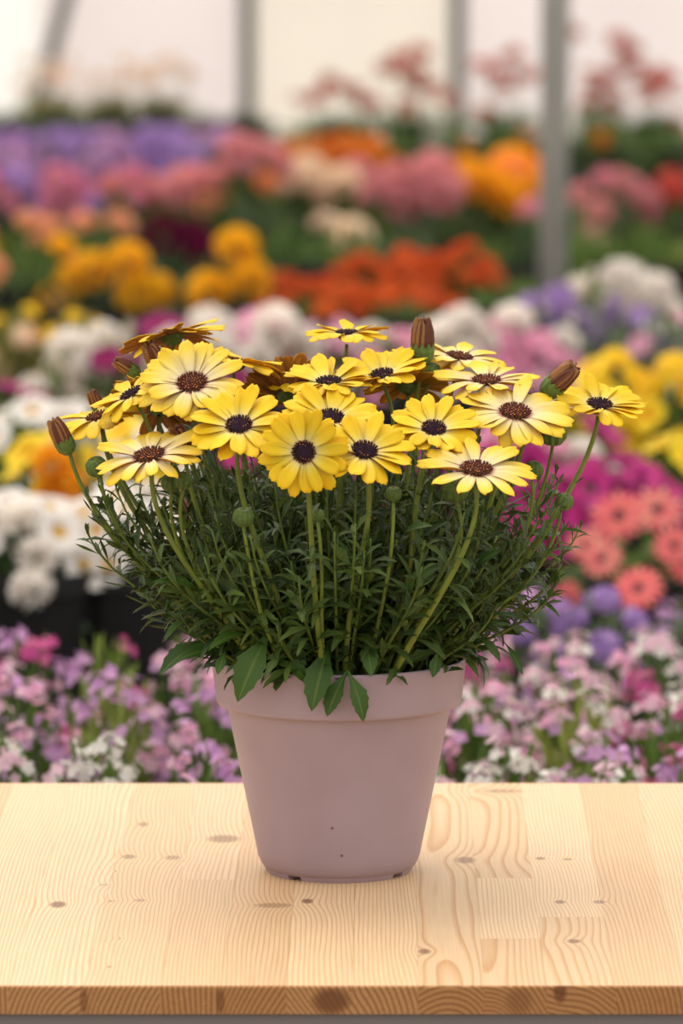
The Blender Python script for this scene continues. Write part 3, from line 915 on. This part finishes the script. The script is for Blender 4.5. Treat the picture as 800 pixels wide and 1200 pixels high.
FM = {
    'redpaw': fl_feather([RED2, C(200, 104, 84)], 33, 1), 'lilac': fl_loose([LIL, LIL2, LIL], 1), 'palepink': fl_loose([PPK, WH, PPK], 2), 'pinkmix': fl_loose([PPK2, PPK, LIL], 3), 'whitec': fl_loose([WH, WH2], 4), 'hotpink': fl_loose([HPK, PNK], 5), 'violet': fl_cluster([VIO, VIO2], 6),
    'whited': fl_pompon([WH, WH2], 7), 'whitet': fl_trumpet([WH, WH2], YEL2, 8), 'yellowt': fl_trumpet([YEL, YEL2], GLD2, 9), 'magenta': fl_trumpet([MAG, C(190, 48, 128)], MAG2, 10), 'burg': fl_trumpet([MAG2, MAG], BUR, 11),
    'coral': fl_daisy([COR, COR2], DEYE, 12), 'salmon': fl_daisy([SAL, COR], DEYE, 13), 'pinkd': fl_daisy([PNK, PPK2], GEYE, 14), 'pinkw': fl_daisy([PPK, HPK], GEYE, 15), 'whitespike': fl_spike([WH, CRM], 16), 'violspike': fl_spike([VIO, VIO2], 17),
    'orange': fl_cluster([ORA, ORA2, ORA], 18), 'gold': fl_pompon([GLD, GLD2], 19), 'darkred': fl_pompon([BUR, MAG2], 20), 'peach': fl_pompon([PEA, PEA2], 21), 'peachora': fl_pompon([C(240, 150, 84), PEA], 22), 'cream': fl_pompon([CRM, CRM2], 23), 'rose': fl_pompon([DRO, DRO2], 24),
    'tulip': fl_pompon([TUL, C(244, 166, 40)], 25), 'red': fl_cluster([RED, RED2], 26), 'pinkc': fl_cluster([DRO, PNK], 27), 'orangec': fl_cluster([C(232, 140, 30), ORA], 28), 'feather': fl_feather([RED2, C(206, 110, 92)], 29), 'yellowc': fl_cluster([YEL, GLD], 30), 'creamc': fl_cluster([CRM, PEA2], 31), 'coralc': fl_cluster([C(232, 130, 110), DRO], 32),
}


def potmesh(r, h):
    mb = MB(); mb.lathe([(.001, 0), (r * .72, 0), (r * .93, h * .86), (r, h * .87), (r, h), (r * .92, h), (r * .88, h * .9), (.001, h * .88)], 20)
    return mb.mesh('nursery_pot', M['black_pot'], False)


POTS = {'s': (potmesh(.06, .12), .12), 'm': (potmesh(.07, .14), .14), 'l': (potmesh(.095, .20), .20)}
BZ = .42
rp = random.Random(404)
PLANTS = []     # rows of dicts, labelled afterwards


QUEUE = []


def bed(*a, **k): QUEUE.append((a, k))


def build_bed(rmax, row, desc, cat, px, py, d, R, flower, n, fs, green='mid', pot_='s', spread=1.0, lift=0.0, explicit=None):
    """a potted bedding plant whose canopy top is seen at px, py at horizontal distance d; flower = [names]"""
    y = d - 4.4
    R = min(R, rmax)
    top = at(px, py, y)
    base = Vector((top.x, y, BZ))
    nm_ = cat.replace(' ', '_'); root = empty(nm_ if nm_.endswith('plant') else nm_ + '_plant', base)
    pm, ph = POTS[pot_]
    H = max(.06, top.z - BZ - ph * .8)
    link('nursery_pot', pm, root)
    fo = link('foliage', FOL[green][rp.randrange(3)], root, Matrix.Translation((0, 0, ph * .8)) @ Matrix.Rotation(rp.uniform(0, 6), 4, 'Z') @ Matrix.Diagonal((R, R, H, 1)), 'stuff')
    k0 = rp.uniform(0, 6)
    for k in range(n):
        u = (k + .5) / n
        z = 1 - u * .92 * spread; s = math.sqrt(max(0, 1 - z * z)); a = k * 2.39996 + k0
        v = Vector((s * math.cos(a), s * math.sin(a), z))
        p = Vector((v.x * R, v.y * R, ph * .8 + v.z * H)) * 1.0 + v * fs * .2 + Vector((0, 0, lift * rp.uniform(.3, 1)))
        nrm = (v + Vector((rp.uniform(-.35, .35), -.45 + rp.uniform(-.3, .2), .25))).normalized()
        if lift: nrm = Vector((rp.uniform(-.15, .15), rp.uniform(-.15, .15), 1)).normalized()
        link('flower_head', FM[rp.choice(flower)], root, frame(p, nrm, rp.uniform(0, 6), fs * rp.uniform(.7, 1.25)))
    for (fx, fy, dy, nm, fsz) in (explicit or []):
        p = at(fx, fy, y + dy) - base
        nrm = Vector((rp.uniform(-.25, .25), -.75, .6)).normalized() if nm != 'redpaw' else Vector((rp.uniform(-.2, .2), rp.uniform(-.2, .2), 1)).normalized()
        link('flower_head', FM[nm], root, frame(p, nrm, rp.uniform(0, 6), fsz))
    PLANTS.append((row, desc, cat, px, root))
    return root


# row A: low nemesias and verbenas right behind the table
A1, A2, A3 = 'the line nearest the table', 'the middle line behind the table', 'the back line behind the table'
for px, fl, ds in ((-10, ['whitec', 'whitec', 'palepink'], 'white'), (110, ['whitec', 'palepink', 'whitec'], 'white'), (235, ['lilac', 'whitec', 'pinkmix'], 'lilac and white'), (365, ['lilac'], 'lilac'), (480, ['palepink', 'lilac'], 'pale pink'), (600, ['palepink', 'whitec'], 'pale pink'), (712, ['palepink', 'lilac'], 'pale pink'), (815, ['lilac', 'pinkmix'], 'lilac')):
    bed(A1, ds + ' small-flowered nemesia', 'nemesia', px, rp.uniform(868, 885), 5.2 + rp.uniform(-.02, .03), .072, fl, 24, .0165, 'mid')
for px, fl, ds in ((15, ['lilac', 'pinkmix'], 'lilac pink'), (135, ['pinkmix', 'lilac'], 'lilac pink'), (255, ['lilac', 'pinkmix'], 'lilac'), (400, ['lilac'], 'lilac'), (560, ['palepink', 'pinkmix'], 'pale pink'), (672, ['pinkmix', 'palepink'], 'pale pink'), (790, ['pinkmix', 'palepink', 'hotpink'], 'bright pink')):
    bed(A2, ds + ' small-flowered nemesia', 'nemesia', px, rp.uniform(790, 812), 5.55 + rp.uniform(-.03, .03), .082, fl, 24, .0165, 'light' if px in (135, 672) else 'mid')
for px, fl, ds in ((30, ['pinkmix', 'lilac', 'hotpink'], 'lilac pink'), (128, ['lilac', 'hotpink'], 'leafy pink'), (225, ['pinkmix', 'lilac'], 'pink'), (340, ['lilac'], 'lilac'), (450, ['lilac'], 'lilac'), (555, ['hotpink', 'pinkmix'], 'bright pink'), (660, ['pinkmix', 'palepink'], 'pale pink'), (765, ['pinkmix', 'palepink', 'hotpink'], 'bright pink')):
    bed(A3, ds + ' small-flowered verbena', 'verbena', px, rp.uniform(738, 750), 5.92 + rp.uniform(-.03, .03), .085, fl, 22 if px != 128 else 8, .0175, 'light' if px in (128, 555) else 'mid')

# row B: second bed
BL, BR = 'the second bed left of the pot', 'the second bed right of the pot'
bed(BL, 'white double-flowered petunia', 'petunia', 30, 590, 7.05, .12, ['whitet', 'whited'], 16, .029, 'deep', 'l', .75, explicit=[(37, 692, -.12, 'whited', .029)])
bed(BL, 'white double-flowered petunia', 'petunia', 150, 580, 7.1, .12, ['whitet', 'whited'], 18, .029, 'deep', 'l', .75)
bed(BL, 'yellow-flowered petunia', 'petunia', 62, 510, 7.5, .10, ['yellowt'], 9, .030, 'deep', 'l', explicit=[(62, 545, -.14, 'tulip', .03), (75, 570, -.14, 'tulip', .03), (60, 580, -.14, 'tulip', .026)])
bed(BL, 'white and yellow petunia', 'petunia', 160, 505, 7.55, .12, ['whitet', 'yellowt', 'whitet'], 14, .03, 'deep', 'l')
bed(BL, 'white-flowered petunia', 'petunia', 45, 480, 7.95, .11, ['whited', 'whitet'], 10, .033, 'mid', 'l', .6)
bed(BL, 'burgundy-flowered petunia', 'petunia', 0, 455, 8.2, .10, ['burg', 'magenta'], 12, .028, 'mid', 'l')
for px, py in ((80, 412), (135, 400), (190, 405), (240, 400)):
    bed(BL, 'creamy white stock', 'stock', px, py, 8.45 + rp.uniform(-.05, .05), .085, ['whitespike', 'whited', 'whitespike', 'burg'], 12, .032, 'mid', 'l', .8)
bed(BR, 'violet-flowered verbena', 'verbena', 625, 696, 6.55, .09, ['violet', 'lilac'], 14, .021, 'grey')
bed(BR, 'violet-flowered verbena', 'verbena', 700, 700, 6.5, .10, ['violet'], 14, .021, 'grey')
bed(BR, 'violet-flowered verbena', 'verbena', 800, 712, 6.45, .09, ['violet', 'lilac'], 14, .021, 'grey')
bed(BR, 'coral gerbera', 'gerbera', 755, 625, 7.0, .12, ['salmon', 'coral'], 4, .028, 'mid', 'l', explicit=[(748, 690, -.16, 'coral', .033), (705, 655, -.12, 'salmon', .028), (685, 640, -.10, 'salmon', .025), (770, 598, .0, 'salmon', .035), (725, 605, .0, 'coral', .038), (790, 640, -.12, 'coral', .028)])
bed(BR, 'dark magenta petunia', 'petunia', 640, 560, 7.35, .12, ['magenta', 'magenta', 'burg'], 18, .030, 'deep', 'l', explicit=[(612, 620, -.12, 'magenta', .03), (650, 640, -.12, 'burg', .03)])
bed(BR, 'dark magenta petunia', 'petunia', 722, 545, 7.5, .11, ['magenta', 'burg', 'magenta'], 16, .030, 'mid', 'l')
bed(BR, 'hot pink petunia', 'petunia', 600, 500, 7.8, .11, ['magenta', 'pinkd'], 14, .030, 'mid', 'l')
bed(BR, 'yellow-flowered pansy', 'pansy', 715, 425, 8.15, .12, ['yellowt', 'yellowc', 'yellowt'], 17, .032, 'light', 'l')
bed(BR, 'yellow-flowered pansy', 'pansy', 800, 425, 8.1, .11, ['yellowt', 'yellowc'], 15, .032, 'mid', 'l')
bed(BR, 'yellow-flowered pansy', 'pansy', 795, 520, 7.6, .09, ['yellowt'], 10, .028, 'mid', 'l')
bed(BR, 'white-flowered petunia', 'petunia', 660, 478, 7.9, .09, ['whitet', 'whited', 'magenta'], 9, .034, 'mid', 'l')
for px in (270, 380, 490, 575):
    bed('the second bed behind the daisies', 'dark green leafy bedding plant', 'bedding plant', px, 520, 7.4, .13, ['magenta'], 4, .026, 'deep', 'l')

# row C: third bed
CL, CR = 'the third bed left of the daisies', 'the third bed behind the right daisies'
for px, py, g in ((20, 362, 'olive'), (90, 366, 'olive')):
    bed(CL, 'yellowish green leafy bedding plant', 'bedding plant', px, py, 9.3, .12, ['creamc', 'yellowc'], 8, .022, g, 'l')
bed(CL, 'white and burgundy petunia', 'petunia', 165, 385, 9.0, .11, ['whited', 'burg', 'whited'], 9, .035, 'mid', 'l')
for px, py, fl in ((255, 388, ['pinkw', 'whited']), (315, 375, ['pinkd', 'pinkw', 'whited']), (385, 385, ['pinkd', 'pinkw'])):
    bed('the third bed behind the left daisies', 'pink and white gerbera', 'gerbera', px, py, 9.15 + rp.uniform(-.1, .1), .10, fl, 15, .034, 'mid', 'l')
for px, py, fl in ((460, 395, ['pinkd', 'whited']), (530, 385, ['pinkd', 'pinkw', 'whited']), (590, 380, ['pinkd', 'pinkw', 'whited']), (640, 400, ['pinkd', 'whited', 'pinkw'])):
    bed(CR, 'pink and white gerbera', 'gerbera', px, py, 9.1 + rp.uniform(-.1, .1), .10, fl, 15, .034, 'mid', 'l')
bed(CR, 'purple lobelia', 'lobelia', 640, 352, 9.6, .08, ['violspike', 'violet'], 13, .030, 'grey', 'l')
bed(CR, 'purple lobelia', 'lobelia', 712, 358, 9.4, .10, ['violspike', 'violet'], 18, .030, 'grey', 'l')
bed(CR, 'white-flowered petunia', 'petunia', 676, 330, 9.75, .07, ['whitespike', 'whited'], 10, .032, 'mid', 'l')
bed(CR, 'large-flowered white petunia', 'petunia', 750, 325, 9.8, .10, ['whited'], 5, .035, 'mid', 'l', explicit=[(722, 328, -.1, 'whited', .036), (768, 343, -.1, 'whited', .038)])
bed(CR, 'pinkish grey heuchera', 'heuchera', 775, 365, 9.2, .09, ['pinkw', 'whitec'], 7, .026, 'grey', 'l')

# row D: fourth bed
DR = 'the fourth bed'
bed(DR, 'golden yellow marigold', 'marigold', 20, 265, 11.0, .13, ['peachora', 'gold', 'peach'], 8, .036, 'mid', 'l')
bed(DR, 'golden yellow marigold', 'marigold', 118, 305, 10.6, .13, ['gold'], 1, .034, 'deep', 'l', explicit=[(150, 308, -.1, 'gold', .042), (160, 345, -.12, 'gold', .042), (108, 318, -.1, 'gold', .042), (85, 330, -.1, 'gold', .036)])
bed(DR, 'dark burgundy dahlia', 'dahlia', 205, 270, 11.3, .12, ['darkred'], 3, .035, 'deep', 'l', explicit=[(190, 277, -.12, 'darkred', .045), (237, 299, -.12, 'darkred', .04)])
bed(DR, 'golden yellow marigold', 'marigold', 270, 300, 10.7, .11, ['gold'], 0, .03, 'deep', 'l', explicit=[(245, 344, -.13, 'gold', .046), (277, 292, -.1, 'gold', .044), (293, 330, -.13, 'gold', .044)])
for px, py in ((365, 345), (425, 318), (485, 312), (540, 305), (470, 352)):
    bed(DR, 'burnt orange wallflower', 'wallflower', px, py, 10.4 if py > 330 else 10.8, .10, ['orange'], 10, .030, 'mid', 'l', .8, .03)
for px, py, g in ((340, 262, 'mid'), (410, 265, 'mid'), (480, 268, 'grey'), (570, 275, 'mid'), (620, 265, 'deep'), (690, 262, 'mid'), (760, 262, 'mid'), (800, 280, 'light'), (600, 320, 'mid'), (690, 312, 'light')):
    bed(DR, 'green leafy bedding plant without blooms', 'bedding plant', px, py, 11.5 if py < 300 else 10.6, .14, ['feather'], 0, .02, g, 'l')

# row E: fifth bed
ER = 'the fifth bed'
for px, py, fl, ds, cat, n, fs in ((10, 202, ['pinkc', 'violet'], 'pink and violet phlox', 'phlox', 13, .034), (75, 204, ['pinkc', 'violet', 'pinkc'], 'pink and violet phlox', 'phlox', 13, .034), (145, 206, ['pinkc', 'coralc', 'violet'], 'pink and violet phlox', 'phlox', 12, .034),
                                   (105, 262, ['peach'], 'pale peach dahlia', 'dahlia', 3, .042), (222, 215, ['peachora', 'peach', 'rose'], 'peach orange dahlia', 'dahlia', 6, .046), (292, 180, ['coralc', 'peachora', 'rose'], 'coral pink dahlia', 'dahlia', 8, .042),
                                   (362, 208, ['cream'], 'cream white dahlia', 'dahlia', 5, .048), (404, 265, ['cream'], 'cream white dahlia', 'dahlia', 2, .045), (418, 206, ['cream', 'rose'], 'cream and rose dahlia', 'dahlia', 4, .046), (462, 208, ['rose'], 'dusky rose dahlia', 'dahlia', 6, .046), (508, 204, ['rose', 'rose', 'peach'], 'dusky rose dahlia', 'dahlia', 6, .046),
                                   (556, 212, ['tulip'], 'golden orange begonia', 'begonia', 5, .056), (605, 206, ['tulip', 'tulip', 'peachora'], 'golden orange begonia', 'begonia', 6, .058), (660, 235, ['pinkc'], 'deep green shrubby phlox', 'phlox', 2, .03), (718, 208, ['pinkc', 'rose'], 'soft pink phlox', 'phlox', 8, .036), (795, 214, ['red'], 'red verbena', 'verbena', 10, .036)):
    bed(ER, ds, cat, px, py, 13.0 + rp.uniform(-.15, .15) - (.6 if py > 230 else 0), .13 if n > 4 else .12, fl, n, fs, 'mid', 'm', .42 if cat != 'phlox' else .7)
# row F: sixth bed
FR = 'the far bed'
for px in (0, 62, 124, 186, 245):
    bed(FR, 'violet-flowered statice', 'statice', px, 160 + rp.uniform(-3, 6), 15.3 + rp.uniform(-.1, .1), .16, ['violet', 'violet', 'lilac'], 15, .042, 'mid', 'm')
for px in (10, 85, 160, 235, 290):
    bed(FR + ' at the wall', 'dark green hedge plant', 'hedge', px, 130 + rp.uniform(-4, 4), 17.3, .20, ['creamc'], 0, .04, 'deep', 'm')
for px in (60, 130, 190):
    bed(FR + ' under the wall', 'pale cream airy flowering plant', 'flowering plant', px, 118, 18.3, .18, ['creamc'], 7, .032, 'olive', 'm', .5, .12)
bed(FR, 'orange-flowered marigold', 'marigold', 368, 170, 15.2, .12, ['orangec'], 9, .045, 'deep', 'm')
bed(FR, 'orange-flowered marigold', 'marigold', 410, 172, 15.4, .12, ['orangec'], 7, .045, 'mid', 'm')
for px, py, g in ((325, 158, 'deep'), (465, 160, 'mid'), (530, 158, 'mid'), (590, 145, 'mid'), (650, 145, 'mid'), (715, 138, 'mid'), (780, 148, 'mid')):
    bed(FR, 'dark green leafy shrub', 'shrub', px, py, 15.9, .19, ['orangec'], 1, .03, g, 'm')
PAW = {395: [(385, 104), (372, 122), (410, 118)], 475: [(470, 76), (492, 68), (455, 88), (432, 130), (475, 132), (482, 96), (505, 110)], 590: [(600, 72), (578, 92), (566, 84), (612, 96), (572, 140), (590, 110)],
       705: [(668, 45), (725, 54), (728, 82), (705, 98), (695, 112), (690, 130), (718, 128)], 768: [(745, 88), (768, 94), (782, 100), (760, 120), (790, 152), (740, 66)]}
for px, py in ((395, 122), (475, 118), (590, 112), (705, 104), (768, 116)):
    bed(FR + ' at the wall', 'airy red-flowered kangaroo paw', 'kangaroo paw', px, py + 14, 17.0 + (px % 7) * .05, .20, ['feather'], 3, .035, 'mid', 'm', .6, .10,
        explicit=[(fx, fy, ((k * 37) % 11 - 5) * .025, 'redpaw', .034) for k, (fx, fy) in enumerate(PAW[px])])

spots = [at(a[3], a[4], a[5] - 4.4).to_2d() for a, k in QUEUE]
for i, (a, k) in enumerate(QUEUE):      # neighbours grow into the room they have
    dn = min((spots[i] - q).length for j, q in enumerate(spots) if j != i)
    build_bed(max(.06, dn * .62), *a, **k)

ORD = ['first', 'second', 'third', 'fourth', 'fifth', 'sixth', 'seventh', 'eighth', 'ninth', 'tenth', 'eleventh', 'twelfth']
from collections import defaultdict
grp = defaultdict(list)
for p in PLANTS: grp[(p[0], p[1])].append(p)
for (row, desc), ps in grp.items():
    ps.sort(key=lambda p: p[3])
    for i, (r_, d_, cat, px, root) in enumerate(ps):
        if len(ps) == 1: lab = f'{desc} in {row}'
        else: lab = f'{desc}, {ORD[i]} from left in {row}'
        tag(root, lab, cat, f'{desc} plants in {row}' if len(ps) > 1 else None)

# the beds go on on both sides of the photograph's frame
EXT = defaultdict(int)
for (row, desc, cat, px, root) in sorted(PLANTS, key=lambda p: p[3]):
    if not (0 <= px <= 800): continue
    shift = 945 if px < 400 else -945
    c = root.copy(); col.objects.link(c)
    c.location.x = root.location.x + shift * (root.location.y + 4.4) / F
    for ch in root.children:
        k = ch.copy(); col.objects.link(k); k.parent = c
    side = 'right' if shift > 0 else 'left'
    EXT[(side, desc)] += 1
    c['label'] = f'{desc}, {ORD[EXT[(side, desc)] - 1]} of its kind beyond the {side} edge'
    c['group'] = f'{desc} plants beyond the {side} edge'

# benches under the beds
for (d0, d1, lab) in ((5.04, 6.10, 'dark low plant bench right behind the pine table'), (6.32, 8.66, 'dark plant bench carrying the white, magenta and yellow petunias'), (8.84, 9.98, 'dark plant bench carrying the pink gerberas'),
                      (10.2, 11.75, 'dark plant bench carrying the marigolds and wallflowers'), (12.1, 13.4, 'dark plant bench carrying the dahlias'), (14.95, 18.75, 'dark plant bench carrying the far shrubs by the wall')):
    y0, y1 = d0 - 4.4, d1 - 4.4; X = 960 * (d1 + .1) / F
    root = empty('plant_bench', (0, (y0 + y1) / 2, 0)); tag(root, lab, 'bench')
    h = (y1 - y0) / 2
    mb = MB(); mb.box(-X, X, -h, h, BZ - .03, BZ); link('bench_top', mb.mesh('bench_top', M['bench'], False), root)
    mb = MB(); mb.box(-.02, .02, -.02, .02, 0, BZ - .03); lm = mb.mesh('bench_leg', M['galv'], False)
    for x in (-X + .06, X - .06):
        for y in (-h + .06, h - .06): link('leg', lm, root, Matrix.Translation((x, y, 0)))
